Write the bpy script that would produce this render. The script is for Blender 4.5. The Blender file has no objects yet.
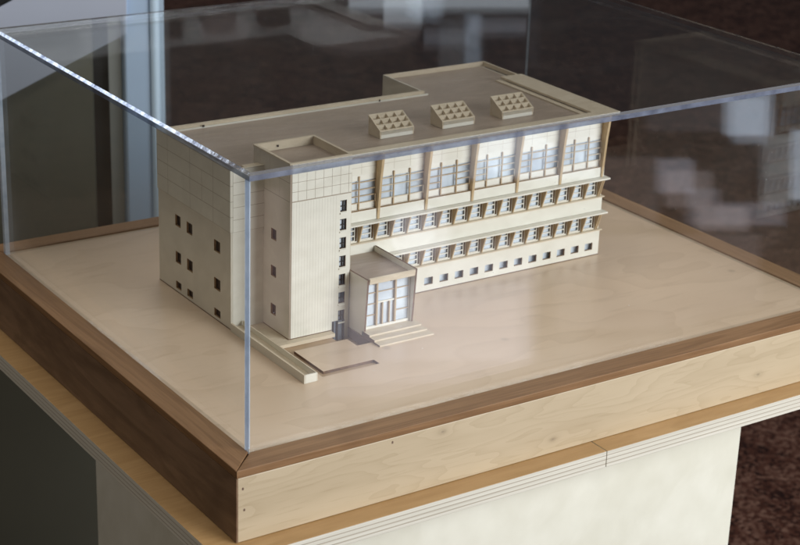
import bpy, bmesh, math, random
from mathutils import Vector, Matrix
random.seed(4)
S = bpy.context.scene
COL = S.collection
# ------------------------------------------------------------------ camera
CP = Vector((-0.74299, -1.342865, 0.783796))
FW = Vector((0.52401364, 0.77172926, -0.36033826))
RT = Vector((0.83388446, -0.55097245, 0.03265063))
UP = Vector((0.17333901, 0.31758985, 0.93225011))
F = 1770.0
cd = bpy.data.cameras.new('camera'); cam = bpy.data.objects.new('camera', cd); COL.objects.link(cam)
m = Matrix((RT, UP, -FW)).transposed().to_4x4(); m.translation = CP
cam.matrix_world = m
cd.sensor_width = 36; cd.lens = F/800*36; cd.clip_start = .01; cd.clip_end = 100
cd.dof.use_dof = True; cd.dof.focus_distance = 1.86; cd.dof.aperture_fstop = 12.0
S.camera = cam
S.render.resolution_x = 1024; S.render.resolution_y = 698
def ray(u, v): return FW + RT*((u-400)/F) - UP*((v-272.5)/F)
# ------------------------------------------------------------------ light
w = bpy.data.worlds.new('World'); S.world = w; w.use_nodes = True
bg = w.node_tree.nodes['Background']; bg.inputs[0].default_value = (.95, .93, 1, 1); bg.inputs[1].default_value = .032
def area(name, loc, target, sx, sy, power, col=(1, 1, 1)):
    l = bpy.data.lights.new(name, 'AREA'); l.shape = 'RECTANGLE'; l.size = sx; l.size_y = sy
    l.energy = power; l.color = col
    o = bpy.data.objects.new(name, l); COL.objects.link(o); o.location = loc
    o.rotation_euler = (Vector(target)-Vector(loc)).to_track_quat('-Z', 'Y').to_euler()
    return o
CEN = Vector((.4, .3, .1))
area('window_light', (1.8, -2.9, 1.25), CEN, 2.4, 1.7, 182, (.955, .97, 1))
area('ceiling_light', (.2, 1.0, 2.5), CEN, 1.2, 1.2, 22, (1, .94, .87))
area('side_fill', (-2.3, -.2, 1.7), CEN, 1.2, 1.0, 15, (1, .92, .80))  # warm fill lamp added to lift the left faces
area('floor_fill', (2.6, 4.2, 4.8), (2.6, 4.4, -1), 2.0, 2.0, 85, (1, .95, .90))  # fill lamp added to brighten the far floor
# lamps added out of view to make the haze and reflections in the panes
def mirror_lamp(name, box, normal, point, dist, rad, col, shape='RECTANGLE'):
    u0, v0, u1, v1 = box; uc, vc = (u0+u1)/2, (v0+v1)/2
    n = Vector(normal).normalized(); pt = Vector(point)
    d = ray(uc, vc).normalized(); t = (pt-CP).dot(n)/d.dot(n); P = CP + d*t
    def mir(v): return v - n*(2*v.dot(n))
    dr = mir(d); L = P + dr*dist; full = t+dist
    sx, sy = (u1-u0)*full/F, (v1-v0)*full/F
    l = bpy.data.lights.new(name, 'AREA'); l.shape = shape; l.size = sx; l.size_y = sy
    l.energy = rad*math.pi*sx*sy*(.785 if shape == 'ELLIPSE' else 1); l.color = col
    o = bpy.data.objects.new(name, l); COL.objects.link(o)
    x_ = mir(RT); z_ = dr.normalized(); x_ = (x_ - z_*x_.dot(z_)).normalized(); y_ = z_.cross(x_)
    mm = Matrix((x_, y_, z_)).transposed().to_4x4(); mm.translation = L; o.matrix_world = mm
PK, LV, BL = (1, .86, .86), (.84, .84, 1), (.70, .82, 1)
for bx, rad, col, sh in (((310, 300, 520, 412), .22, PK, 'RECTANGLE'), ((330, 285, 530, 398), .26, LV, 'RECTANGLE'), ((352, 262, 534, 384), .26, LV, 'RECTANGLE'), ((384, 240, 540, 362), .22, LV, 'RECTANGLE'), ((560, 236, 760, 330), .14, PK, 'RECTANGLE'),
        ((392, 205, 452, 262), .55, LV, 'ELLIPSE'), ((402, 218, 436, 240), .35, BL, 'RECTANGLE'),
        ((468, 124, 600, 180), .6, BL, 'RECTANGLE'), ((480, 134, 560, 176), .6, BL, 'ELLIPSE'), ((416, 150, 446, 200), .5, LV, 'RECTANGLE'),
        ((250, 190, 286, 330), .18, (1, .74, .78), 'RECTANGLE'), ((286, 220, 340, 330), .16, PK, 'ELLIPSE'),
        ((728, 92, 774, 136), .95, BL, 'RECTANGLE'), ((736, 100, 768, 144), .5, BL, 'RECTANGLE'),
        ((660, 160, 696, 194), .42, LV, 'RECTANGLE'), ((668, 172, 714, 208), .28, PK, 'RECTANGLE'), ((690, 190, 722, 226), .22, LV, 'RECTANGLE'),
        ((700, 208, 750, 232), .36, PK, 'RECTANGLE'), ((722, 204, 786, 226), .30, LV, 'RECTANGLE'), ((604, 158, 660, 226), .11, PK, 'RECTANGLE'), ((650, 100, 730, 132), .08, LV, 'RECTANGLE'),
        ((764, 138, 796, 206), .26, (.86, .92, 1), 'RECTANGLE'), ((795, 132, 815, 200), 1.0, BL, 'RECTANGLE')):
    mirror_lamp('front_reflection_lamp', bx, (0, -1, 0), (0, 0, 0), 1.9, rad*(3.1 if bx[0] < 600 else 3.0), col, sh)  # added lamps, mirrored in the front pane as haze and bright patches
LIDP = (0, 0, .2845)
for bx, rad, col, sh in (((384, -45, 422, 22), .40, (.80, .90, 1), 'RECTANGLE'), ((350, -45, 528, 7), .50, (.80, .90, 1), 'RECTANGLE'), ((470, 18, 526, 32), .16, (.80, .86, 1), 'RECTANGLE'), ((424, 28, 470, 44), .12, (.80, .86, 1), 'RECTANGLE'), ((-60, -30, 166, 148), .07, (.85, .92, 1), 'RECTANGLE'),
        ((-60, -60, 60, 60), .08, (.8, .9, 1), 'RECTANGLE'), ((200, 14, 250, 40), .07, (1, .85, .85), 'ELLIPSE'), ((300, 10, 420, 50), .06, (1, .85, .85), 'ELLIPSE')):
    mirror_lamp('lid_reflection_lamp', bx, (0, 0, 1), LIDP, 2.6, rad, col, sh)  # added lamps, mirrored in the lid as patches and a faint veil
mirror_lamp('chamfer_glint_lamp', (-40, 10, 205, 160), (-1, 0, 1), (0, 0, .2845), 3.0, 4.2, (.86, .93, 1))  # lamp added so the left chamfer catches a bright glint
mirror_lamp('chamfer_glint_lamp', (650, 60, 860, 110), (0, -1, 1), (0, 0, .2845), 2.5, 3.6, (.80, .92, 1))  # lamp added so the front chamfer brightens at the right
S.view_settings.view_transform = 'Standard'; S.view_settings.look = 'None'
S.view_settings.exposure = 0; S.view_settings.gamma = 1
try:
    S.cycles.transparent_max_bounces = 32; S.cycles.max_bounces = 10
except Exception: pass

# ------------------------------------------------------------------ materials
def nt(name):
    M = bpy.data.materials.new(name); M.use_nodes = True
    t = M.node_tree; b = t.nodes['Principled BSDF']; return M, t, b
def N(t, typ, **kw):
    n = t.nodes.new(typ)
    for k, v in kw.items():
        if k.startswith('i_'):
            k = k[2:]; k = int(k) if k.isdigit() else k
            n.inputs[k].default_value = v
        else: setattr(n, k, v)
    return n
def math_(t, op, a, b=None, c=None):
    n = t.nodes.new('ShaderNodeMath'); n.operation = op
    for i, v in enumerate((a, b, c)):
        if v is None: continue
        if isinstance(v, (int, float)): n.inputs[i].default_value = v
        else: t.links.new(v, n.inputs[i])
    return n.outputs[0]
def mixc(t, fac, a, b):
    n = t.nodes.new('ShaderNodeMix'); n.data_type = 'RGBA'
    if isinstance(fac, (int, float)): n.inputs[0].default_value = fac
    else: t.links.new(fac, n.inputs[0])
    for i, v in ((6, a), (7, b)):
        if isinstance(v, tuple): n.inputs[i].default_value = (*v[:3], 1)
        else: t.links.new(v, n.inputs[i])
    return n.outputs[2]
def wood(name, c1, c2, scale=(4, 40, 40), rough=.45, spots=0.0, lines=None, line_c=(.16, .10, .06), figure=.5, bump=.05, spec=.4):
    """procedural timber: long grain along the axis with the small scale; lines = [(axis, offset, period, width, lo_axis, lo, hi)]"""
    M, t, b = nt(name)
    tc = N(t, 'ShaderNodeTexCoord'); mp = N(t, 'ShaderNodeMapping'); mp.inputs['Scale'].default_value = scale
    t.links.new(tc.outputs['Object'], mp.inputs[0])
    n1 = N(t, 'ShaderNodeTexNoise', i_Scale=1.0, i_Detail=6.0, i_Roughness=.6, i_Distortion=.8); t.links.new(mp.outputs[0], n1.inputs['Vector'])
    mp2 = N(t, 'ShaderNodeMapping'); mp2.inputs['Scale'].default_value = tuple(s*6 for s in scale)
    t.links.new(tc.outputs['Object'], mp2.inputs[0])
    n2 = N(t, 'ShaderNodeTexNoise', i_Scale=1.0, i_Detail=3.0); t.links.new(mp2.outputs[0], n2.inputs['Vector'])
    # growth-ring figure: a wave of the slow noise
    wv = math_(t, 'SINE', math_(t, 'MULTIPLY', n1.outputs[0], 34.0))
    wv = math_(t, 'MULTIPLY', math_(t, 'ADD', wv, 1.0), .5)
    f = math_(t, 'ADD', math_(t, 'MULTIPLY', n1.outputs[0], 1-figure), math_(t, 'MULTIPLY', wv, figure*.55))
    f = math_(t, 'ADD', f, math_(t, 'MULTIPLY', math_(t, 'SUBTRACT', n2.outputs[0], .5), .6))
    r = N(t, 'ShaderNodeMapRange'); r.inputs[1].default_value = .25; r.inputs[2].default_value = .75; t.links.new(f, r.inputs[0])
    c = mixc(t, r.outputs[0], c1, c2)
    if spots:
        n3 = N(t, 'ShaderNodeTexNoise', i_Scale=14.0, i_Detail=2.0); t.links.new(tc.outputs['Object'], n3.inputs['Vector'])
        g = N(t, 'ShaderNodeMapRange'); g.inputs[1].default_value = .60; g.inputs[2].default_value = .78; t.links.new(n3.outputs[0], g.inputs[0])
        c = mixc(t, math_(t, 'MULTIPLY', g.outputs[0], spots), c, tuple(x*.62 for x in c1))
    if lines:
        sp = N(t, 'ShaderNodeSeparateXYZ'); t.links.new(tc.outputs['Object'], sp.inputs[0])
        tot = None
        for ln in lines:
            ax, off, per, wd = ln[:4]
            q = math_(t, 'DIVIDE', math_(t, 'SUBTRACT', sp.outputs[ax], off), per)
            fr = math_(t, 'ABSOLUTE', math_(t, 'SUBTRACT', math_(t, 'FRACT', math_(t, 'ADD', q, .5)), .5))
            k = math_(t, 'LESS_THAN', fr, wd/per/2)
            if len(ln) > 4:
                for a2, lo, hi in ln[4]:
                    k = math_(t, 'MULTIPLY', k, math_(t, 'GREATER_THAN', sp.outputs[a2], lo))
                    k = math_(t, 'MULTIPLY', k, math_(t, 'LESS_THAN', sp.outputs[a2], hi))
            if len(ln) > 5: k = math_(t, 'MULTIPLY', k, ln[5])
            tot = k if tot is None else math_(t, 'MAXIMUM', tot, k)
        c = mixc(t, tot, c, line_c)
    t.links.new(c, b.inputs['Base Color'])
    b.inputs['Roughness'].default_value = rough
    b.inputs['Specular IOR Level'].default_value = spec
    bp = N(t, 'ShaderNodeBump', i_Strength=bump, i_Distance=.001); t.links.new(n2.outputs[0], bp.inputs['Height'])
    t.links.new(bp.outputs[0], b.inputs['Normal'])
    return M
PALE1, PALE2 = (.71, .675, .58), (.81, .78, .685)
m_ply = wood('pale_ply', PALE1, PALE2, (8, 90, 14), figure=.25)
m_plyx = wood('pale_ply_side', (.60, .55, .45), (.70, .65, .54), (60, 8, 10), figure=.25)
m_cut = wood('scorched_cut_edge', (.30, .18, .085), (.44, .28, .14), (40, 40, 40), figure=.1, rough=.7)
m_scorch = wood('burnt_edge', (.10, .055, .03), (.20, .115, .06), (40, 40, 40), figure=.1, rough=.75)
m_fin = wood('tan_fin', (.46, .33, .185), (.62, .47, .29), (60, 60, 14), figure=.2)
m_rim = wood('rim_ply', (.60, .50, .36), (.72, .62, .47), (12, 40, 60), figure=.2)
m_deck = wood('roof_deck', (.33, .255, .19), (.43, .34, .265), (6, 30, 30), figure=.3, rough=.38, bump=.02)
TW = .0107
m_tower = wood('tower_cladding', PALE1, PALE2, (8, 60, 14), figure=.2, line_c=(.33, .27, .2), lines=[
    (0, .1706, TW, .0005, [(2, .1625, .3)]), (2, .1627, TW, .0005, [(2, .1617, .3), (1, .20, .2208)]),
    (0, .1722, .0036, .00035, [(2, 0, .161), (0, .172, .2325)], .45), (2, .1620, 9, .0007)])
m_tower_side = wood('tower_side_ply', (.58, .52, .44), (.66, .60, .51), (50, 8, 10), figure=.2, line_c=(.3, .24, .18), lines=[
    (2, .1627, .0213, .0006, [(2, .161, .3)]), (1, .2190, 9, .0010), (1, .2205, .0215, .0004, [(2, .1627, .3)], .6)])
m_tile = wood('wing_cladding', PALE1, PALE2, (8, 60, 14), figure=.2, line_c=(.52, .46, .37), lines=[
    (0, .3177, .02222, .0005, [(2, .161, .3)]), (2, .1690, .0103, .0005, [(2, .161, .3)])])
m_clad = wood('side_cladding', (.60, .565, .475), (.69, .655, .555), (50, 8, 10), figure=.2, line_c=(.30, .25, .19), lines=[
    (2, .1165, .0180, .00055), (1, .3160, .0560, .00055), (1, .3430, .1120, .00055, [(2, .1345, .1705)])])
m_cladf = wood('front_cladding', PALE1, PALE2, (8, 50, 10), figure=.2, line_c=(.36, .30, .22), lines=[(2, .1165, .0144, .0005)])
m_site = wood('site_plywood', (.555, .43, .315), (.63, .50, .38), (2.2, 9, 9), figure=.42, rough=.33, spots=.10, bump=.015, spec=.5)
m_pit = wood('cut_plywood', (.45, .31, .19), (.56, .40, .25), (8, 8, 8), figure=.3)
m_walx = wood('walnut_along_x', (.185, .098, .043), (.29, .165, .080), (2.5, 60, 40), figure=.35, rough=.5, spots=.3, spec=.22)
m_waly = wood('walnut_along_y', (.185, .098, .043), (.29, .165, .080), (60, 2.5, 40), figure=.35, rough=.5, spots=.3, spec=.22)
m_dark = wood('dark_walnut_side', (.15, .092, .054), (.25, .158, .096), (40, 3, 16), figure=.4, rough=.5, spots=.4, spec=.2)
m_maple = wood('maple_fascia', (.50, .385, .27), (.66, .53, .39), (2.6, 30, 17), figure=.42, rough=.4, spots=.35, bump=.03)
def grain(name, c1, c2, c3, sc, waves, rough=.4, knots=()):
    M, t, b = nt(name); tc = N(t, 'ShaderNodeTexCoord'); mp = N(t, 'ShaderNodeMapping'); mp.inputs['Scale'].default_value = sc; t.links.new(tc.outputs['Object'], mp.inputs[0])
    n0 = N(t, 'ShaderNodeTexNoise', i_Scale=1.3, i_Detail=3.0, i_Roughness=.5); t.links.new(mp.outputs[0], n0.inputs['Vector'])
    base_n = n0.outputs[0]; kn = None
    for q in knots:
        dv = N(t, 'ShaderNodeVectorMath', operation='SUBTRACT'); t.links.new(tc.outputs['Object'], dv.inputs[0]); dv.inputs[1].default_value = q
        dm_ = N(t, 'ShaderNodeVectorMath', operation='MULTIPLY'); t.links.new(dv.outputs[0], dm_.inputs[0]); dm_.inputs[1].default_value = (.55, 0, 1)
        ln_ = N(t, 'ShaderNodeVectorMath', operation='LENGTH'); t.links.new(dm_.outputs[0], ln_.inputs[0]); dd = ln_.outputs['Value']
        base_n = math_(t, 'ADD', base_n, math_(t, 'MULTIPLY', math_(t, 'EXPONENT', math_(t, 'MULTIPLY', dd, -110.0)), .12))
        e_ = math_(t, 'EXPONENT', math_(t, 'MULTIPLY', dd, -620.0)); kn = e_ if kn is None else math_(t, 'MAXIMUM', kn, e_)
    ph = math_(t, 'FRACT', math_(t, 'MULTIPLY', base_n, waves))
    ln = math_(t, 'POWER', ph, 2.5)                                   # growth lines: soft start, crisp end
    n1 = N(t, 'ShaderNodeTexNoise', i_Scale=1.0, i_Detail=6.0, i_Roughness=.65); mp1 = N(t, 'ShaderNodeMapping'); mp1.inputs['Scale'].default_value = tuple(q*9 for q in (sc[0]*.8, sc[1]*3, sc[2]*3))
    t.links.new(tc.outputs['Object'], mp1.inputs[0]); t.links.new(mp1.outputs[0], n1.inputs['Vector'])
    n2 = N(t, 'ShaderNodeTexNoise', i_Scale=2.2, i_Detail=2.0); t.links.new(mp.outputs[0], n2.inputs['Vector'])
    c = mixc(t, n2.outputs[0], c1, c2)
    c = mixc(t, math_(t, 'MULTIPLY', ln, .30), c, c3)
    g = N(t, 'ShaderNodeMapRange'); g.inputs[1].default_value = .55; g.inputs[2].default_value = .75; t.links.new(n1.outputs[0], g.inputs[0])
    c = mixc(t, math_(t, 'MULTIPLY', g.outputs[0], .6), c, c3)
    v = N(t, 'ShaderNodeTexVoronoi', i_Scale=7.5); t.links.new(tc.outputs['Object'], v.inputs['Vector'])
    k = N(t, 'ShaderNodeMapRange'); k.inputs[1].default_value = .055; k.inputs[2].default_value = .0; t.links.new(v.outputs['Distance'], k.inputs[0])
    c = mixc(t, math_(t, 'MULTIPLY', k.outputs[0], .7), c, tuple(q*.5 for q in c3))
    if kn is not None: c = mixc(t, math_(t, 'MULTIPLY', kn, .65), c, tuple(q*.3 for q in c3))
    t.links.new(c, b.inputs['Base Color']); b.inputs['Roughness'].default_value = rough
    return M
m_maple = grain('maple_fascia', (.44, .35, .225), (.57, .47, .32), (.345, .26, .15), (2.2, 10, 12), 16, .4, [(.2084, -.03, -.0144), (.3539, -.03, -.0590), (.654, -.03, -.0500)])
m_site = grain('site_plywood', (.60, .45, .315), (.695, .54, .395), (.49, .355, .235), (1.6, 3.2, 3), 12, .33)
m_birch = wood('birch_pedestal', (.665, .65, .535), (.77, .76, .65), (5, 5, 4.5), figure=.14, rough=.42, spots=.12, bump=.01)
m_boardtop = wood('board_top_face', (.42, .25, .10), (.54, .34, .155), (3, 22, 22), figure=.3, rough=.4)
m_boardtop_y = wood('board_top_face_y', (.40, .24, .095), (.52, .32, .14), (22, 3, 22), figure=.3, rough=.4)
m_plies = wood('board_plies', (.56, .53, .44), (.76, .73, .63), (2, 2, 420), figure=.2, rough=.5, line_c=(.40, .35, .27), lines=[
    (2, -.0806, .0050, .0011)])
def plain(name, c, rough=.5, metal=0, spec=.5, noise=0, ns=30):
    M, t, b = nt(name); b.inputs['Roughness'].default_value = rough; b.inputs['Metallic'].default_value = metal
    b.inputs['Specular IOR Level'].default_value = spec
    if noise:
        tc = N(t, 'ShaderNodeTexCoord'); n = N(t, 'ShaderNodeTexNoise', i_Scale=float(ns), i_Detail=5.0); t.links.new(tc.outputs['Object'], n.inputs['Vector'])
        t.links.new(mixc(t, n.outputs[0], tuple(x*(1-noise) for x in c), tuple(min(1, x*(1+noise)) for x in c)), b.inputs['Base Color'])
    else: b.inputs['Base Color'].default_value = (*c, 1)
    return M
m_glass = plain('sky_tinted_film', (.56, .62, .72), .12, noise=.5, ns=38)  # window film with the reflected sky put into its blue
m_smoke = plain('grey_film', (.22, .25, .30), .2, noise=.3, ns=60)
m_hole = plain('dark_hole', (.06, .038, .024), .8)
m_white = plain('white_bar', (.78, .75, .66), .5, noise=.05)
m_bar = plain('tan_bar', (.50, .37, .23), .6, noise=.2, ns=200)
m_black = plain('black_frame', (.03, .027, .025), .5)
m_nail = plain('filled_nail_hole', (.16, .10, .07), .7)
def floor_mat():
    M, t, b = nt('red_brown_granite')
    tc = N(t, 'ShaderNodeTexCoord')
    v = N(t, 'ShaderNodeTexVoronoi', i_Scale=120.0); t.links.new(tc.outputs['Object'], v.inputs['Vector'])
    v2 = N(t, 'ShaderNodeTexVoronoi', i_Scale=24.0); t.links.new(tc.outputs['Object'], v2.inputs['Vector'])
    n = N(t, 'ShaderNodeTexNoise', i_Scale=9.0, i_Detail=8.0, i_Roughness=.7); t.links.new(tc.outputs['Object'], n.inputs['Vector'])
    s1 = N(t, 'ShaderNodeSeparateColor'); t.links.new(v.outputs['Color'], s1.inputs[0])
    s2 = N(t, 'ShaderNodeSeparateColor'); t.links.new(v2.outputs['Color'], s2.inputs[0])
    f = math_(t, 'ADD', math_(t, 'MULTIPLY', s1.outputs[0], .45), math_(t, 'MULTIPLY', s2.outputs[1], .25))
    f = math_(t, 'ADD', f, math_(t, 'MULTIPLY', n.outputs[0], .4))
    r = N(t, 'ShaderNodeValToRGB'); t.links.new(f, r.inputs[0])
    e = r.color_ramp.elements; e[0].position = .3; e[0].color = (.014, .006, .005, 1); e[1].position = .85; e[1].color = (.15, .085, .062, 1)
    x = e.new(.55); x.color = (.060, .023, .015, 1)
    t.links.new(r.outputs[0], b.inputs['Base Color']); b.inputs['Roughness'].default_value = .32
    b.inputs['Specular IOR Level'].default_value = .2
    return M
m_floor = floor_mat()
def pane_mat():
    M, t, b = nt('clear_acrylic'); t.nodes.remove(b)
    out = [n for n in t.nodes if n.type == 'OUTPUT_MATERIAL'][0]
    g = N(t, 'ShaderNodeNewGeometry'); d = N(t, 'ShaderNodeVectorMath', operation='DOT_PRODUCT')
    t.links.new(g.outputs['Incoming'], d.inputs[0]); t.links.new(g.outputs['Normal'], d.inputs[1])
    c = math_(t, 'ABSOLUTE', d.outputs['Value'])
    k = math_(t, 'POWER', math_(t, 'SUBTRACT', 1.0, c), 5.0)
    fr = math_(t, 'ADD', math_(t, 'MULTIPLY', k, .95), .042)
    tr = N(t, 'ShaderNodeBsdfTransparent'); tr.inputs[0].default_value = (.975, .985, .985, 1)
    gl = N(t, 'ShaderNodeBsdfGlossy'); gl.inputs['Roughness'].default_value = .028
    mx = N(t, 'ShaderNodeMixShader'); t.links.new(fr, mx.inputs[0]); t.links.new(tr.outputs[0], mx.inputs[1]); t.links.new(gl.outputs[0], mx.inputs[2])
    tc = N(t, 'ShaderNodeTexCoord'); v = N(t, 'ShaderNodeTexVoronoi', i_Scale=95.0); t.links.new(tc.outputs['Object'], v.inputs['Vector'])
    sc = N(t, 'ShaderNodeSeparateColor'); t.links.new(v.outputs['Color'], sc.inputs[0])
    k = math_(t, 'MULTIPLY', math_(t, 'LESS_THAN', v.outputs['Distance'], .045), math_(t, 'GREATER_THAN', sc.outputs[0], .93))
    ns = N(t, 'ShaderNodeTexNoise', i_Scale=7.0, i_Detail=7.0, i_Roughness=.7, i_Distortion=1.5); t.links.new(tc.outputs['Object'], ns.inputs['Vector'])
    sm = N(t, 'ShaderNodeMapRange'); sm.inputs[1].default_value = .52; sm.inputs[2].default_value = .8; sm.inputs[4].default_value = .010; t.links.new(ns.outputs[0], sm.inputs[0])
    df = N(t, 'ShaderNodeBsdfDiffuse'); df.inputs[0].default_value = (.8, .8, .8, 1)
    m3 = N(t, 'ShaderNodeMixShader'); t.links.new(math_(t, 'MAXIMUM', math_(t, 'MULTIPLY', k, .35), sm.outputs[0]), m3.inputs[0])
    t.links.new(mx.outputs[0], m3.inputs[1]); t.links.new(df.outputs[0], m3.inputs[2])
    t.links.new(m3.outputs[0], out.inputs[0]); return M
def edge_mat(name, c1, c2, fac):  # edge tones paint the light that shows in the acrylic edges
    M, t, b = nt(name); out = [n for n in t.nodes if n.type == 'OUTPUT_MATERIAL'][0]
    tc = N(t, 'ShaderNodeTexCoord'); n = N(t, 'ShaderNodeTexNoise', i_Scale=45.0, i_Detail=5.0, i_Roughness=.65); t.links.new(tc.outputs['Object'], n.inputs['Vector'])
    g = N(t, 'ShaderNodeMapRange'); g.inputs[1].default_value = .3; g.inputs[2].default_value = .7; t.links.new(n.outputs[0], g.inputs[0])
    t.links.new(mixc(t, g.outputs[0], c1, c2), b.inputs['Base Color'])
    b.inputs['Roughness'].default_value = .28; b.inputs['Specular IOR Level'].default_value = .7
    tr = N(t, 'ShaderNodeBsdfTransparent'); tr.inputs[0].default_value = (.75, .85, 1, 1)
    mx = N(t, 'ShaderNodeMixShader'); mx.inputs[0].default_value = fac
    t.links.new(tr.outputs[0], mx.inputs[1]); t.links.new(b.outputs[0], mx.inputs[2]); t.links.new(mx.outputs[0], out.inputs[0])
    return M
def chamfer_mat():
    M, t, b = nt('polished_acrylic_chamfer'); out = [n for n in t.nodes if n.type == 'OUTPUT_MATERIAL'][0]
    tc = N(t, 'ShaderNodeTexCoord'); n = N(t, 'ShaderNodeTexNoise', i_Scale=60.0, i_Detail=4.0, i_Roughness=.7); t.links.new(tc.outputs['Object'], n.inputs['Vector'])
    g = N(t, 'ShaderNodeMapRange'); g.inputs[1].default_value = .35; g.inputs[2].default_value = .65; t.links.new(n.outputs[0], g.inputs[0])
    gl = N(t, 'ShaderNodeBsdfGlossy'); gl.inputs['Roughness'].default_value = .10
    t.links.new(mixc(t, g.outputs[0], (.10, .13, .22), (.66, .70, .78)), gl.inputs[0])
    bp = N(t, 'ShaderNodeBump', i_Strength=.22, i_Distance=.001); t.links.new(n.outputs[0], bp.inputs['Height']); t.links.new(bp.outputs[0], gl.inputs['Normal'])
    b.inputs['Base Color'].default_value = (.42, .42, .44, 1)
    m1 = N(t, 'ShaderNodeMixShader'); m1.inputs[0].default_value = .65; t.links.new(b.outputs[0], m1.inputs[1]); t.links.new(gl.outputs[0], m1.inputs[2])
    tr = N(t, 'ShaderNodeBsdfTransparent'); m2 = N(t, 'ShaderNodeMixShader'); m2.inputs[0].default_value = .75
    t.links.new(tr.outputs[0], m2.inputs[1]); t.links.new(m1.outputs[0], m2.inputs[2]); t.links.new(m2.outputs[0], out.inputs[0])
    return M
m_pane, m_cham = pane_mat(), chamfer_mat()
m_edge = edge_mat('sawn_acrylic_edge', (.06, .07, .11), (.22, .25, .33), .68)
m_edgev = edge_mat('bright_upright_edge', (.46, .56, .70), (.76, .84, .94), .66)  # lighter copy of the edge colour, painting the brightness of the uprights

# ------------------------------------------------------------------ builders
class MB:
    """collects shapes in world coordinates, links them as ONE mesh object"""
    def __init__(s): s.bm = bmesh.new()
    def face(s, pts, mi=0):
        f = s.bm.faces.new([s.bm.verts.new(p) for p in pts]); f.material_index = mi; return f
    def box(s, x0, x1, y0, y1, z0, z1, mi=0, mis=None):
        """mis: material per side dict keys '-x','+x','-y','+y','-z','+z'"""
        P = [(x, y, z) for x in (x0, x1) for y in (y0, y1) for z in (z0, z1)]
        v = [s.bm.verts.new(p) for p in P]
        for k, idx in (('-x', (0, 1, 3, 2)), ('+x', (4, 6, 7, 5)), ('-y', (0, 4, 5, 1)), ('+y', (2, 3, 7, 6)), ('-z', (0, 2, 6, 4)), ('+z', (1, 5, 7, 3))):
            f = s.bm.faces.new([v[i] for i in idx]); f.material_index = (mis or {}).get(k, mi)
        return s
    def prism(s, poly, axis, a0, a1, mi=0, side=None):
        """poly = 2D points, extruded along axis from a0 to a1"""
        def P(p, a):
            q = list(p); q.insert(axis, a); return q
        lo = [s.bm.verts.new(P(p, a0)) for p in poly]; hi = [s.bm.verts.new(P(p, a1)) for p in poly]
        n = len(poly)
        s.bm.faces.new(lo[::-1]).material_index = mi; s.bm.faces.new(hi).material_index = mi
        for i in range(n):
            j = (i+1) % n; s.bm.faces.new((lo[i], lo[j], hi[j], hi[i])).material_index = mi if side is None else side
        return s
    def wall(s, axis, u0, u1, z0, z1, d0, d1, holes, mi=0, cut=1, end=0):
        """wall in the plane u,z (u = x when axis=1, y when axis=0), from depth d0 (seen face) to d1, with real openings"""
        us = sorted({u0, u1, *[h[0] for h in holes], *[h[1] for h in holes]})
        zs = sorted({z0, z1, *[h[2] for h in holes], *[h[3] for h in holes]})
        us = [u for u in us if u0 <= u <= u1]; zs = [z for z in zs if z0 <= z <= z1]
        def solid(i, j):
            if i < 0 or j < 0 or i >= len(us)-1 or j >= len(zs)-1: return False
            a, b = (us[i]+us[i+1])/2, (zs[j]+zs[j+1])/2
            return not any(h[0] < a < h[1] and h[2] < b < h[3] for h in holes)
        def P(u, d, z): return (u, d, z) if axis == 1 else (d, u, z)
        for i in range(len(us)-1):
            for j in range(len(zs)-1):
                if not solid(i, j): continue
                a, b, c, d = us[i], us[i+1], zs[j], zs[j+1]
                s.face([P(a, d0, c), P(b, d0, c), P(b, d0, d), P(a, d0, d)], mi)
                s.face([P(a, d1, c), P(a, d1, d), P(b, d1, d), P(b, d1, c)], mi)
                if not solid(i-1, j): s.face([P(a, d0, c), P(a, d0, d), P(a, d1, d), P(a, d1, c)], cut if i else end)
                if not solid(i+1, j): s.face([P(b, d0, c), P(b, d1, c), P(b, d1, d), P(b, d0, d)], cut if i < len(us)-2 else end)
                if not solid(i, j-1): s.face([P(a, d0, c), P(a, d1, c), P(b, d1, c), P(b, d0, c)], cut)
                if not solid(i, j+1): s.face([P(a, d0, d), P(b, d0, d), P(b, d1, d), P(a, d1, d)], cut)
        return s
    def build(s, name, mats, parent=None, bevel=0, off=None, label=None):
        bmesh.ops.remove_doubles(s.bm, verts=s.bm.verts, dist=1e-6)
        bmesh.ops.recalc_face_normals(s.bm, faces=s.bm.faces)
        if off is not None: bmesh.ops.translate(s.bm, verts=s.bm.verts, vec=-Vector(off))
        me = bpy.data.meshes.new(name); s.bm.to_mesh(me); s.bm.free()
        for m_ in (mats if isinstance(mats, (list, tuple)) else [mats]): me.materials.append(m_)
        o = bpy.data.objects.new(name, me); COL.objects.link(o)
        if parent is not None:
            o.parent = parent
            if off is None: o.matrix_parent_inverse = wm(parent).inverted()
        if bevel:
            b = o.modifiers.new('bevel', 'BEVEL'); b.width = bevel; b.segments = 2; b.limit_method = 'ANGLE'
        if label: o['label'] = label
        return o
def wm(o):
    m_ = Matrix.Translation(o.location)
    if o.parent is not None: m_ = wm(o.parent) @ o.matrix_parent_inverse @ m_
    return m_
def thing(name, loc, label, cat):
    o = bpy.data.objects.new(name, None); COL.objects.link(o); o.location = loc; o.empty_display_size = .02
    o['label'] = label; o['category'] = cat; return o

# ------------------------------------------------------------------ setting
FZ = -1.0
fl = MB().box(-4, 9, -4, 12, FZ-.05, FZ).build('floor', m_floor); fl['kind'] = 'structure'

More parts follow.
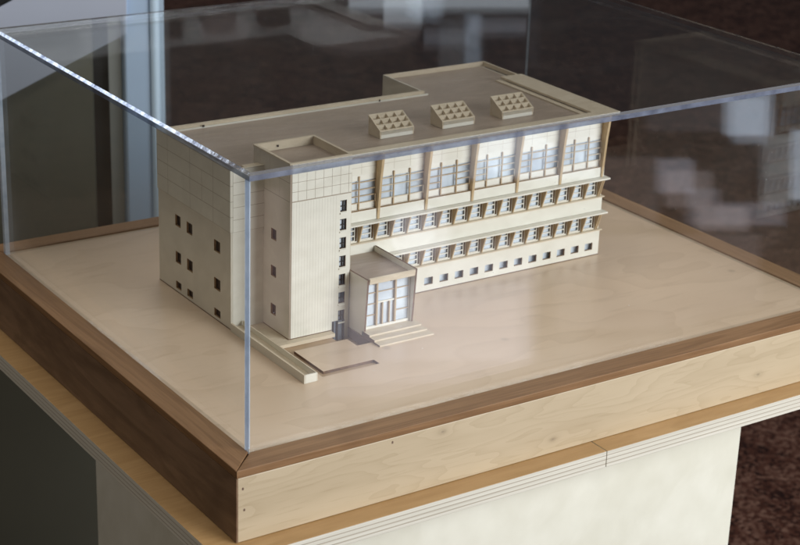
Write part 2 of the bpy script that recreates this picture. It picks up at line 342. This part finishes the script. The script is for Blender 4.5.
# partition behind on the left: dark olive panel, black gap, blue grey post, pale slanting rail
PD = 3.05
O0 = CP + ray(165, 300)*PD/1.0
UH = Vector((RT.x, RT.y, 0)).normalized(); NH = Vector((-UH.y, UH.x, 0))    # right along the panel, away from the viewer
O0.z = FZ
PX = PD/F
part = thing('room_partition', (O0.x, O0.y, FZ), 'dark olive grey partition with a blue grey upright post standing behind the display on the left', 'partition')
def slab(name, a0, a1, b0, b1, z0, z1, mat, mb=None, bevel=0, label=None):
    """box in the partition's own axes: a along it (px units at its distance), b in depth"""
    mb = MB(); c = []
    for z in (z0, z1):
        for a, b in ((a0, b0), (a1, b0), (a1, b1), (a0, b1)):
            c.append(O0 + UH*(a*PX) + NH*b + Vector((0, 0, z-FZ)))
    v = [mb.bm.verts.new(p) for p in c]
    for idx in ((0, 3, 2, 1), (4, 5, 6, 7), (0, 1, 5, 4), (1, 2, 6, 5), (2, 3, 7, 6), (3, 0, 4, 7)): mb.bm.faces.new([v[i] for i in idx])
    return mb.build(name, mat, part, bevel=bevel, label=label)
m_olive = plain('olive_panel', (.13, .13, .10), .55, noise=.25, ns=3)
m_dolive = plain('shaded_panel_paint', (.03, .03, .025), .6, noise=.25, ns=4)
m_post = plain('blue_grey_post', (.46, .60, .78), .4, noise=.06, ns=4)
m_postl = plain('seam_highlight_blue', (.58, .74, .88), .4, noise=.05, ns=4)
m_gap = plain('black_gap', (.012, .012, .012), .8)
m_grey = plain('grey_strip', (.24, .25, .23), .5, noise=.1, ns=5)
ZT = 2.2
slab('panel', -400, -66, 0, .04, FZ, ZT, m_olive)
slab('dark_strip', -66, -50, .012, .04, FZ, ZT, m_gap)
slab('side_strip', -50, -38, 0, .04, FZ, ZT, m_grey)
slab('seam_strip', -38, -34, .006, .04, FZ, ZT, m_postl)
slab('post', -34, -9, -.012, .05, FZ, ZT, m_post, bevel=.004)
slab('post_highlight', -9, 0, -.018, .05, FZ, ZT, m_postl, bevel=.006)  # lighter strip painting the highlight on the post's rounded edge
# pale slanting board fixed to the partition
def on_part(u, v, b):   # point of the partition front plane (offset b towards the viewer) seen at pixel u,v, used once to survey the board's slope
    r = ray(u, v); p0 = O0 - NH*b; tt = (p0-CP).dot(NH)/r.dot(NH); return CP + r*tt
def board(name, pts, mat, th=.02):
    mb = MB(); fr = [on_part(u, v, .022) for u, v in pts]; bk = [p + NH*th for p in fr]
    a = [mb.bm.verts.new(p) for p in fr]; b = [mb.bm.verts.new(p) for p in bk]; n = len(a)
    mb.bm.faces.new(a); mb.bm.faces.new(b[::-1])
    for i in range(n): mb.bm.faces.new((a[i], a[(i+1) % n], b[(i+1) % n], b[i]))
    return mb.build(name, mat, part)
m_pal = plain('pale_blue_grey_board', (.50, .55, .66), .5, noise=.06, ns=5)
board('slanting_board', [(-120, 164), (126, 34), (126, -60), (-120, 70)], m_pal)
board('slanting_rail', [(-120, 68), (126, -62), (126, -86), (-120, 42)], m_gap, .016)

# ------------------------------------------------------------------ pedestal and board
ped = thing('display_pedestal', (.4, .31, FZ), 'pale birch plywood pedestal with an overhanging laminated board carrying the display case', 'pedestal')
MB().box(.10, .699, .03, .596, FZ, -.0953).build('body', m_birch, ped, bevel=.0012)
bd = MB()
bd.prism([(-.0585, -.0555), (.4085, -.0555), (.4088, .05), (.4088, .682), (-.0585, .682)], 2, -.0953, -.0755, 1)
bd.prism([(.4092, -.0555), (.8585, -.0555), (.8585, .682), (.4095, .682), (.4095, .05)], 2, -.0953, -.0755, 1)
for f in bd.bm.faces:
    f.normal_update()
    if abs(f.normal.z) > .9: f.material_index = 0
bd.build('board', [m_boardtop, m_plies], ped, bevel=.0007)

# ------------------------------------------------------------------ display base (frame and site plate)
W, D, H, B = .80, .626, .2845, .0296
base = thing('case_plinth', (.4, .313, -.0752), 'wide wooden base with a mitred walnut rim and a pale maple front, holding the case', 'plinth')
T = .0022; IB = .006   # rim stands a little above the plate
def rim(pts, mat, name='rim'):
    mb = MB(); mb.prism(pts, 2, -.006, T); return mb.build(name, mat, base, bevel=.0007)
g_ = .00025
rim([(-B, -B), (W+B, -B), (W-.001, 0-g_), (.001, 0-g_)], m_walx)
rim([(-B, -B+2*g_), (0-g_, .001), (0-g_, D-.001), (-B, D+B)], m_waly)
rim([(W+B, -B+2*g_), (W+B, D+B), (W+g_, D-.001), (W+g_, .001)], m_waly)
rim([(-B+2*g_, D+B), (.001, D+g_), (W-.001, D+g_), (W+B-2*g_, D+B)], m_walx)
MB().box(-B+.0016, W+B-.0016, -B+.0002, -B+.018, -.0750, -.0062).build('fascia', m_maple, base, bevel=.0006, label='pale maple front board with two nail holes')
MB().box(-B, -B+.0014, -B-.0000, D+B, -.0750, -.0062).build('fascia', m_dark, base, label='dark walnut left side board')
MB().box(W+B-.0014, W+B, -B, D+B, -.0750, -.0062).build('fascia', m_dark, base)
MB().box(-B+.0016, W+B-.0016, D+B-.018, D+B, -.0750, -.0062).build('fascia', m_maple, base)
for x, z in ((-.0225, -.018), (-.021, -.041), (.147, -.011)):
    mb = MB(); bmesh.ops.create_cone(mb.bm, segments=10, radius1=.0009, radius2=.0009, depth=.0006, cap_ends=True, matrix=Matrix.Translation((x, -B+.00005, z)) @ Matrix.Rotation(math.pi/2, 4, 'X') @ Matrix.Scale(1.6, 4, (0, 1, 0)))
    mb.build('nail_hole', m_nail, base)
# site plate with the cut-outs of the basement yard (surface at z=0)
sp = MB()
xs = [-g_, .1545, .1625, .2265, .2310, .2500, W+g_]; ys = [-g_, .1185, .1300, .1710, .1920, .2700, D+g_]
def is_hole(x, y):
    if .1545 < x < .2265 and .1185 < y < .1300: return 1       # slot in front of the pad
    if .1545 < x < .1625 and .1185 < y < .1920: return 1       # slot on its left
    if .1545 < x < .2310 and .1920 < y < .2700: return 1       # strip behind it
    if .2310 < x < .2500 and .1710 < y < .2700: return 1       # yard by the porch
    return 0
for i in range(len(xs)-1):
    for j in range(len(ys)-1):
        a, b, c, d = xs[i], xs[i+1], ys[j], ys[j+1]
        if is_hole((a+b)/2, (c+d)/2):
            continue
        sp.face([(a, c, 0), (b, c, 0), (b, d, 0), (a, d, 0)])
        for (ii, jj, q) in ((i-1, j, [(a, c), (a, d)]), (i+1, j, [(b, d), (b, c)]), (i, j-1, [(b, c), (a, c)]), (i, j+1, [(a, d), (b, d)])):
            if 0 <= ii < len(xs)-1 and 0 <= jj < len(ys)-1 and is_hole((xs[ii]+xs[ii+1])/2, (ys[jj]+ys[jj+1])/2):
                sp.face([(*q[0], 0), (*q[0], -.014), (*q[1], -.014), (*q[1], 0)], 1)
sp.build('site_plate', [m_site, m_scorch], base)
yf = MB()
yf.face([(.1545, .1185, -.0032), (.2265, .1185, -.0032), (.2265, .1302, -.0032), (.1545, .1302, -.0032)])
yf.face([(.1545, .1302, -.0032), (.1627, .1302, -.0032), (.1627, .1918, -.0032), (.1545, .1918, -.0032)])
yf.face([(.1545, .1918, -.0034), (.2220, .1918, -.0034), (.2220, .2700, -.0034), (.1545, .2700, -.0034)])
yf.box(.2222, .2500, .1700, .2700, -.016, -.0125)
yf.build('sunken_yard', m_pit, base)

# ------------------------------------------------------------------ the building model
bld = thing('architectural_model', (.39, .37, 0), 'pale laser cut wood model of a building with a tower inside the clear case', 'model building')
YW, YG = .2685, .2720      # wing facade plane, recessed window plane
XE = .6548                 # right end of the wing
ZR, ZD = .1893, .1840      # parapet top, roof deck
P0, PB = .3177, .06666     # first pilaster, bay width
# left block
side = []
for (y0, y1) in ((.3990, .4125), (.3695, .3835), (.3018, .3165)):
    for (z0, z1) in ((.0830, .0968), (.0372, .0512), (.0044, .0137)): side.append((y0, y1, z0, z1))
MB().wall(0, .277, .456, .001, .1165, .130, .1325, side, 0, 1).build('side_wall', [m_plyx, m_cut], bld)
MB().wall(1, .1327, .1711, 0, .1165, .2770, .2795, [], 0, 1).build('front_wall', [m_ply, m_cut], bld)
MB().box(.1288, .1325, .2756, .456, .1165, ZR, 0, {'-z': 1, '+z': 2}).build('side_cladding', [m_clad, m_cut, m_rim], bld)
MB().box(.1327, .1711, .2756, .2795, .1165, ZR, 0, {'-z': 1, '+z': 2}).build('front_cladding', [m_cladf, m_cut, m_rim], bld)
for (y0, y1, z0, z1) in side:
    MB().box(.1345, .1352, y0-.002, y1+.002, z0-.002, z1+.002).build('window', m_hole, bld)  # dark sheet behind the open window, painting the unlit interior
# tower
TX0, TX1, TY0, TY1, TZ = .1712, .2490, .2190, .3000, .2052
tw_side = [(.2482, .2596, z, z+.0128) for z in (.1085, .0650, .0192)]
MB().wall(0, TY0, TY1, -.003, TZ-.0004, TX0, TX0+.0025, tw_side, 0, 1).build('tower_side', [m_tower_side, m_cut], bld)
for (y0, y1, z0, z1) in tw_side:
    MB().box(TX0+.004, TX0+.0046, y0-.002, y1+.002, z0-.002, z1+.002).build('window', m_hole, bld)  # dark sheet painting the unlit inside of the tower opening
NS = .0218
strip = [(.2352, .2436, .1412-k*NS, .1545-k*NS) for k in range(7)]
door_h = [(.2272, .2440, -.0125, .0118)]
MB().wall(1, TX0+.0027, TX1, -.0125, TZ-.0004, TY0, TY0+.0025, strip+door_h, 0, 1).build('tower_front', [m_tower, m_cut], bld)
for k, (x0, x1, z0, z1) in enumerate(strip):
    wd = MB()
    wd.box(x0-.0001, x1+.0001, TY0+.0031, TY0+.0036, z0-.001, z1+.001)
    wo = wd.build('window', m_glass if k < 4 else m_smoke, bld)
    fr = MB(); z = z0
    fr.box(x0, x1, TY0+.0012, TY0+.0030, z1-.0012, z1); fr.box(x0, x1, TY0+.0012, TY0+.0030, z0, z0+.0009)
    fr.box(x1-.0010, x1, TY0+.0012, TY0+.0030, z0+.001, z1-.0013); fr.box(x0+.0046, x0+.0053, TY0+.0012, TY0+.0030, z0+.001, z1-.0013)
    fr.box(x0, x1-.0015, TY0+.0014, TY0+.0028, z0+.0055, z0+.0064)
    fr.build('frame', m_black, wo)
    sl = MB(); sl.box(x0-.0002, x1+.0002, TY0-.0012, TY0-.0001, z0-.0024, z0-.0008).build('sill', m_white, wo)
# sunken double door at the tower foot
dr = MB().box(.2272, .2350, TY0+.0006, TY0+.0014, -.0124, .0112).build('door', m_smoke, bld, label='grey sunken door at the tower foot')
MB().box(.2350, .2440, TY0+.0008, TY0+.0016, -.0124, .0112).build('pane', m_smoke, dr)
MB().box(.2282, .2296, TY0-.001, TY0+.0004, -.0124, .0112).box(.2330, .2350, TY0-.001, TY0+.0004, -.0124, .0112).box(.2412, .2424, TY0-.001, TY0+.0004, -.0124, .0112).build('frame', m_black, dr)
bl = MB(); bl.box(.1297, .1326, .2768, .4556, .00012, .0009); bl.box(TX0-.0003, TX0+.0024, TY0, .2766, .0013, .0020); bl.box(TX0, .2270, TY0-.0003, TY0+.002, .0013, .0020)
bl.box(.3165, XE+.0003, YW-.0003, YW+.0026, .00012, .0009); bl.build('base_shadow_line', m_scorch, bld)  # dark strips painting the contact shadow line along the wall feet
# tower back/right walls above the roof, rim and well floor
MB().box(TX0+.0027, TX1-.0027, TY1-.0025, TY1, ZD, TZ-.0004).build('tower_back', m_rim, bld)
MB().box(TX1-.0025, TX1, TY0+.0027, TY1, ZD, TZ-.0004).build('tower_right', m_rim, bld)
MB().box(TX0+.0027, TX1-.0027, TY0+.0027, TY1-.0027, .1945, .1965).build('tower_roof', m_deck, bld)
rm = MB(); r = .0028
rm.box(TX0-.0006, TX1+.0004, TY0-.0005, TY0+r, TZ-.0004, TZ+.0012).box(TX0-.0006, TX1+.0004, TY1-r, TY1+.0004, TZ-.0004, TZ+.0012)
rm.box(TX0-.0006, TX0+r, TY0+r, TY1-r, TZ-.0004, TZ+.0012).box(TX1-r, TX1+.0004, TY0+r, TY1-r, TZ-.0004, TZ+.0012)
rm.build('tower_rim', m_rim, bld)
MB().box(.199, .2012, TY1-.0038, TY1-.0027, .2000, .2022).build('drain_hole', m_hole, bld)
# roof deck
dk = MB(); dk.prism([(.1327, .2797), (.1711, .2797), (.1711, .3002), (.2492, .3002), (.2492, .2690), (.6518, .2690), (.6518, .5360), (.4992, .5360), (.4992, .4530), (.1327, .4530)], 2, .1800, ZD)
dk.build('roof_deck', m_deck, bld)
# parapets
pp = MB(); pp.box(.1327, .5020, .4495, .4540, .0, ZR)
pp.build('back_wall', m_rim, bld)
MB().box(.1360, .5060, .4468, .4493, ZD, .1858).build('back_ledge', m_ply, bld)
MB().box(.1838, .1866, .4460, .4467, .1852, .1880).build('drain_hole', m_hole, bld)
MB().box(.4310, .4330, .4460, .4467, .1852, .1876).build('drain_hole', m_hole, bld)
MB().box(.4966, .4990, .4537, .5386, 0, ZR+.0006).build('extension_wall', m_plyx, bld)
MB().box(.4992, .6600, .5362, .5390, 0, ZR+.0006).build('extension_wall', m_rim, bld)
MB().box(.6574, .6600, .4640, .5360, ZD, ZR+.0006).build('extension_wall', m_rim, bld)
MB().box(.6520, XE, YW+.0030, .5360, 0, ZD).build('end_wall', m_plyx, bld)
es = MB(); es.box(.6330, .6668, .2750, .4636, .1866, ZR).box(.6240, .6326, .2790, .4630, ZD, .1856)
es.build('edge_slab', m_rim, bld)
MB().box(.2492, .6672, .2610, .2748, .1866, ZR, 0, {'-y': 1, '+z': 2}).build('front_eave', [m_rim, m_tile, m_rim], bld)
MB().box(.1500, .1710, .2797, .2900, ZD, .1880).build('roof_box', m_rim, bld)
# wing facade
sq = [(.6385-k*.02234-.0062, .6385-k*.02234+.0062, .0082, .0176) for k in range(12)]
sq.append((.3722, .3742, .0085, .0190))
MB().wall(1, .2492, XE, .001, .0335, YW, YW+.0028, sq, 0, 1).build('lower_wall', [m_ply, m_cut], bld)
for (x0, x1, z0, z1) in sq:
    o = MB().box(x0-.002, x1+.002, YW+.0068, YW+.0074, z0-.002, z1+.002).build('window', m_glass, bld)
MB().box(.2492, XE, YW, YW+.0028, .0600, .0778, 0, {'+z': 1, '-z': 1}).build('middle_wall', [m_ply, m_cut], bld)
MB().box(.2492, XE-.001, YW-.0010, YW+.0026, .1052, .1178, 0, {'+z': 1}).build('upper_wall', [m_ply, m_cut], bld)
for z in (.0335, .0778): MB().box(.2492, XE+.0020, YW-.0024, YW+.0100, z, z+.0012, 0, {'-y': 0}).build('sill_strip', m_rim, bld)
for z in (.0572, .1022): MB().box(.2492, XE+.0036, YW-.0090, YW+.0100, z+.0004, z+.0024, 0).build('sunshade', m_ply, bld)
# two bands of small windows
for zb, zt in ((.0347, .0571), (.0790, .1021)):
    holes = []; fins = []
    for k in range(18):
        xk = .6510-k*.02222
        if xk < .2700: break
        holes.append((xk-.0204, xk-.0044, zb+.0014, zt-.0020)); fins.append(xk)
    MB().wall(1, .2492, XE, zb, zt, YG-.0006, YG+.0022, holes, 0, 1).build('window_wall', [m_ply, m_cut], bld)
    for (x0, x1, z0, z1) in holes:
        wo = MB().box(x0-.001, x1-.0032, YG+.0026, YG+.0032, z0-.001, z1+.001).build('window', m_glass, bld)
        f = MB(); h = (z1-z0)/3 + random.uniform(-.0003, .0003)
        f.box(x0, x1-.0030, YG-.0002, YG+.0010, z0+h-.0006, z0+h+.0006).box(x0, x1-.0030, YG-.0002, YG+.0010, z0+2*h-.0006, z0+2*h+.0006)
        f.box(x1-.0030, x1-.0022, YG-.0002, YG+.0010, z0, z1)
        f.box(x0, x1-.0030, YG-.0002, YG+.0010, z0, z0+.0010)
        f.build('frame', m_white, wo)
    for xk in [XE-.0014]+fins[1:]+([] if zb < .05 else []) + [fins[0]-.0000]:
        j = random.uniform(-.0005, .0005); f = MB(); f.prism([(YG-.0008, zb), (YW+.0010+j, zb), (YW-.0066+j, zt), (YG-.0008, zt)], 0, xk-.0030, xk-.0016)
        f.build('fin', m_fin, bld)
# big windows between tapering pilasters
big = MB()
bh = []; x = P0-PB
gz = [(.1266, .1340), (.1348, .1424), (.1431, .1508), (.1515, .1596)]
for k in range(-1, 5):
    a = max(P0+k*PB, .2500); b = P0+(k+1)*PB
    bh.append((a+.0035, b-.0022, .1185, .1600))
big.wall(1, .2492, XE, .1180, .1864, YG-.0006, YG+.0020, bh, 0, 1)
big.build('upper_facade', [m_tile, m_cut], bld)
for k, (x0, x1, z0, z1) in enumerate(bh):
    b = P0+k*PB
    wo = MB().box(x0-.001, x1+.001, YG+.0016+.0012, YG+.0036, z0-.0004, z1+.0004).build('window', m_glass, bld)
    ms = [b-PB+PB/3, b-PB+2*PB/3] if k else [b-PB/3-.003]
    MB().box(x0, x1, YG+.0004, YG+.0022, z0, z0+.0080).box(x0, x1, YG+.0004, YG+.0022, .1530, z1).build('panel', m_white, wo)
    f = MB()
    for mx in ms: f.box(mx-.0007, mx+.0007, YG-.0016, YG+.0003, .1181, .1585)
    f.build('mullion', m_bar, wo)
    f = MB()
    seg = [x0]+ms+[x1]
    for i in range(len(seg)-1):
        a0, a1 = seg[i]+.0011, seg[i+1]-.0011
        for j, z in enumerate((.1268, .1347, .1425, .1512)):
            if i == 1 and j in (1,) and k: continue
            f.box(a0, a1, YG-.0016, YG+.0002, z-.0004, z+.0004)
    f.box(x1-.0022, x1-.0014, YG-.0030, YG-.0017, .1262, .1355)
    f.build('glazing_bar', m_bar if k % 2 == 0 else m_rim, wo)
for k in range(6):
    x = P0+k*PB
    f = MB(); f.prism([(YG-.0007, .1051), (YW-.0020, .1051), (YW-.0062, .155), (YW-.0105, .1864), (YG-.0007, .1865)], 0, x-.0024, x+.0008, 0)
    f.build('pilaster', m_fin, bld)
MB().box(.2492, .2516, TY0+.003, YG, 0, ZD).build('tower_return', m_plyx, bld)

# entrance porch
por = MB(); XL, XR = .2502, .3160
por_l = MB().prism([(.2680, .0010), (.1880, .0010), (.1830, .0695), (.2195, .0690), (.2680, .0690)], 0, XL, XL+.0024, 0, 1).build('porch', [m_plyx, m_scorch], bld, label='left side wall of the entrance porch with its roof, glazing and steps')
MB().prism([(.2680, .0010), (.1880, .0010), (.1820, .0720), (.2680, .0720)], 0, XR-.0024, XR, 0, 1).build('side_wall', [m_ply, m_scorch], por_l)
MB().box(XL+.0026, XR-.0026, .1850, .2680, .0630, .0655, 0, {'-y': 1}).build('roof', [m_deck, m_ply], por_l)
MB().prism([(.1826, .0640), (.1815, .0705), (.1838, .0712), (.1849, .0640)], 0, XL+.0026, XR-.0026).build('eave', m_rim, por_l)
GY = .1925
gf = MB(); gx0, gx1, gz0, gz1 = XL+.0030, XR-.0030, .0095, .0625
gf.box(gx0, gx1, GY+.0012, GY+.0020, gz0, gz1).build('glazing', m_glass, por_l)
wf = MB(); mx1, mx2 = .2688, .2935
wf.box(gx0, gx0+.0030, GY-.0008, GY+.0010, gz0, gz1).box(gx1-.0010, gx1, GY-.0008, GY+.0010, gz0, gz1)
wf.box(gx0, gx1, GY-.0010, GY+.0010, gz0-.0030, gz0-.0001).box(mx1+.001, mx2-.001, GY-.0010, GY+.0008, .0358, .0376)
wf.build('door_frame', m_white, por_l)
tf = MB()
tf.box(mx1-.0009, mx1+.0009, GY-.0022, GY+.0011, gz0, gz1).box(mx2-.0009, mx2+.0009, GY-.0022, GY+.0011, gz0, gz1)
for mx in (.2768, .2860): tf.box(mx-.0006, mx+.0006, GY-.0018, GY+.0011, gz0, .0356)
for z in (.0225, .0360, .0492):
    tf.box(gx0+.0031, mx1-.001, GY-.0008, GY+.0010, z-.0004, z+.0004); tf.box(mx2+.001, gx1-.0011, GY-.0008, GY+.0010, z-.0004, z+.0004)
tf.box(mx1+.001, mx2-.001, GY-.0008, GY+.0010, .0488, .0496)
tf.build('glazing_bar', m_bar, por_l)
dm = MB()
for x in (.2600, .2835, .3070): dm.box(x-.0012, x+.0012, .1852, .1862, .0622, .0631)
dm.build('downlight', m_hole, por_l)
# platform and steps
st = MB()
st.box(XL, XR+.004, .1760, .1915, .0042, .0062); st.box(XL, XR+.005, .1655, .1915, .0021, .0041); st.box(XL, XR+.007, .1545, .1915, .0001, .0020)
for f in st.bm.faces:
    f.normal_update()
    if f.normal.x < -.5: f.material_index = 1
st.build('steps', [m_rim, m_scorch], por_l)
MB().box(XL+.0026, XR-.0026, .1917, .2600, .0005, .0070).build('porch_floor', m_rim, por_l)
# ramp trough beside the tower
rp = MB(); rx0, rx1, ry0, ry1, rz = .1283, .1449, .1124, .2745, .0097
rp.box(rx0, rx0+.0022, ry0, ry1, .0001, rz, 0, {'+z': 2}); rp.box(rx1-.0014, rx1, ry0+.0002, ry1, .0001, rz, 0, {'+z': 2})
rp.box(rx0+.0022, rx1-.0014, ry0, ry0+.0016, .0001, rz, 1)
rp.prism([(ry0+.0018, .0025), (ry1, .0045), (ry1, .0002), (ry0+.0018, .0002)], 0, rx0+.0023, rx1-.0015, 2)
rp.build('ramp', [m_plyx, m_ply, m_rim], bld, label='long narrow ramp trough beside the tower')
MB().box(.1452, .2260, .2095, .2188, -.0030, .0012).box(.1452, .1711, .2188, .2768, -.0030, .0012).build('forecourt_strip', m_rim, bld)

# rooftop skylights: three sloped boxes with a 4 x 3 grating
SW, SD, SF, SB = .0469, .0258, .0086, .0222
def skylight(loc):
    root = bpy.data.objects.new('skylight', None); COL.objects.link(root); root.parent = bld
    root.matrix_parent_inverse = wm(bld).inverted(); root.location = loc
    b = MB(); t_ = .0016
    def top(y, inset=0): return SF+(SB-SF)*y/SD - inset
    for x in (0, SW-t_): b.prism([(0, 0), (SD, 0), (SD, SB), (0, SF)], 0, x, x+t_, 0)
    b.box(t_, SW-t_, 0, t_, 0, SF, 1); b.box(t_, SW-t_, SD-t_, SD, 0, SB-.0004, 0)
    b.build('casing', [m_rim, m_ply], root, off=(0, 0, 0))
    g = MB(); sl = math.hypot(SD, SB-SF)
    def bar(x0, x1, s0, s1):   # bar lying on the slope
        y0, y1 = SD*s0/sl, SD*s1/sl
        g.prism([(y0, top(y0)-.0042), (y1, top(y1)-.0042), (y1, top(y1)+.0008), (y0, top(y0)+.0008)], 0, x0, x1)
    bt = .0013
    for i in range(5):
        x = (SW+.001-bt)*i/4-.0005; bar(x, x+bt, 0, sl)
    for j in range(4):
        s_ = (sl-bt)*j/3
        for i in range(4):
            x = (SW+.001-bt)*i/4-.0005; bar(x+bt, (SW+.001-bt)*(i+1)/4-.0005, s_, s_+bt)
    g.build('grating', m_rim, root, off=(0, 0, 0))
    MB().prism([(t_, top(t_)-.0062), (SD-t_, top(SD-t_)-.0062), (SD-t_, top(SD-t_)-.0070), (t_, top(t_)-.0070)], 0, t_+.0001, SW-t_-.0001).build('glazing', m_rim, root, off=(0, 0, 0))
    return root
sk = skylight((.3466, .3127, ZD+.0018))
for x in (.4351, .5239):
    c = sk.copy(); COL.objects.link(c); c.location = (x, .3129, ZD+.0018)
    for ch in list(sk.children):
        k = ch.copy(); COL.objects.link(k); k.parent = c
for o in list(bld.children):
    if o.name.startswith('skylight'): o.location.z = ZD+.0002

# ------------------------------------------------------------------ acrylic case
case = thing('display_case', (.4, .313, 0), 'clear acrylic display case with blue glinting edges covering the wooden model', 'display case')
TK, TT = .0060, .0078
def pane(x0, x1, y0, y1, z0, z1, big, lab=None):
    mb = MB(); ks = ('-x', '+x', '-y', '+y', '-z', '+z')
    mb.box(x0, x1, y0, y1, z0, z1, 1, {k: 0 for k in ks if k[1] in big+'z'})
    return mb.build('pane', [m_pane, m_edgev], case, label=lab)
Z0 = .0002; ZP = H-TT-.0002
pane(.0003, W-.0003, .0004, .0085, Z0, ZP, 'y', 'front pane')
pane(.0003, W-.0003, D-TK, D-.0004, Z0, ZP, 'y', 'back pane')
pane(.0003, TK, .0088, D-TK-.0003, Z0, ZP, 'x', 'left pane')
pane(W-TK, W-.0003, .0088, D-TK-.0003, Z0, ZP, 'xy', 'right pane')
# lid: big faces clear, chamfered rim
c_ = .0026
lid = MB(); bm = lid.bm
def ring(i, z, j=None):
    j = i if j is None else j
    return [bm.verts.new(p) for p in ((i, j, z), (W-j, j, z), (W-j, D-i, z), (i, D-i, z))]
r0, r1, r2 = ring(0, H-TT), ring(0, H-c_), ring(c_, H, .0022)
bm.faces.new(r0[::-1]).material_index = 0; bm.faces.new(r2).material_index = 0
for i in range(4):
    j = (i+1) % 4
    bm.faces.new((r0[i], r0[j], r1[j], r1[i])).material_index = 1 if i in (0, 3) else 0
    bm.faces.new((r1[i], r1[j], r2[j], r2[i])).material_index = 2
lid.build('lid', [m_pane, m_edge, m_cham], case, label='clear top pane with chamfered edges')
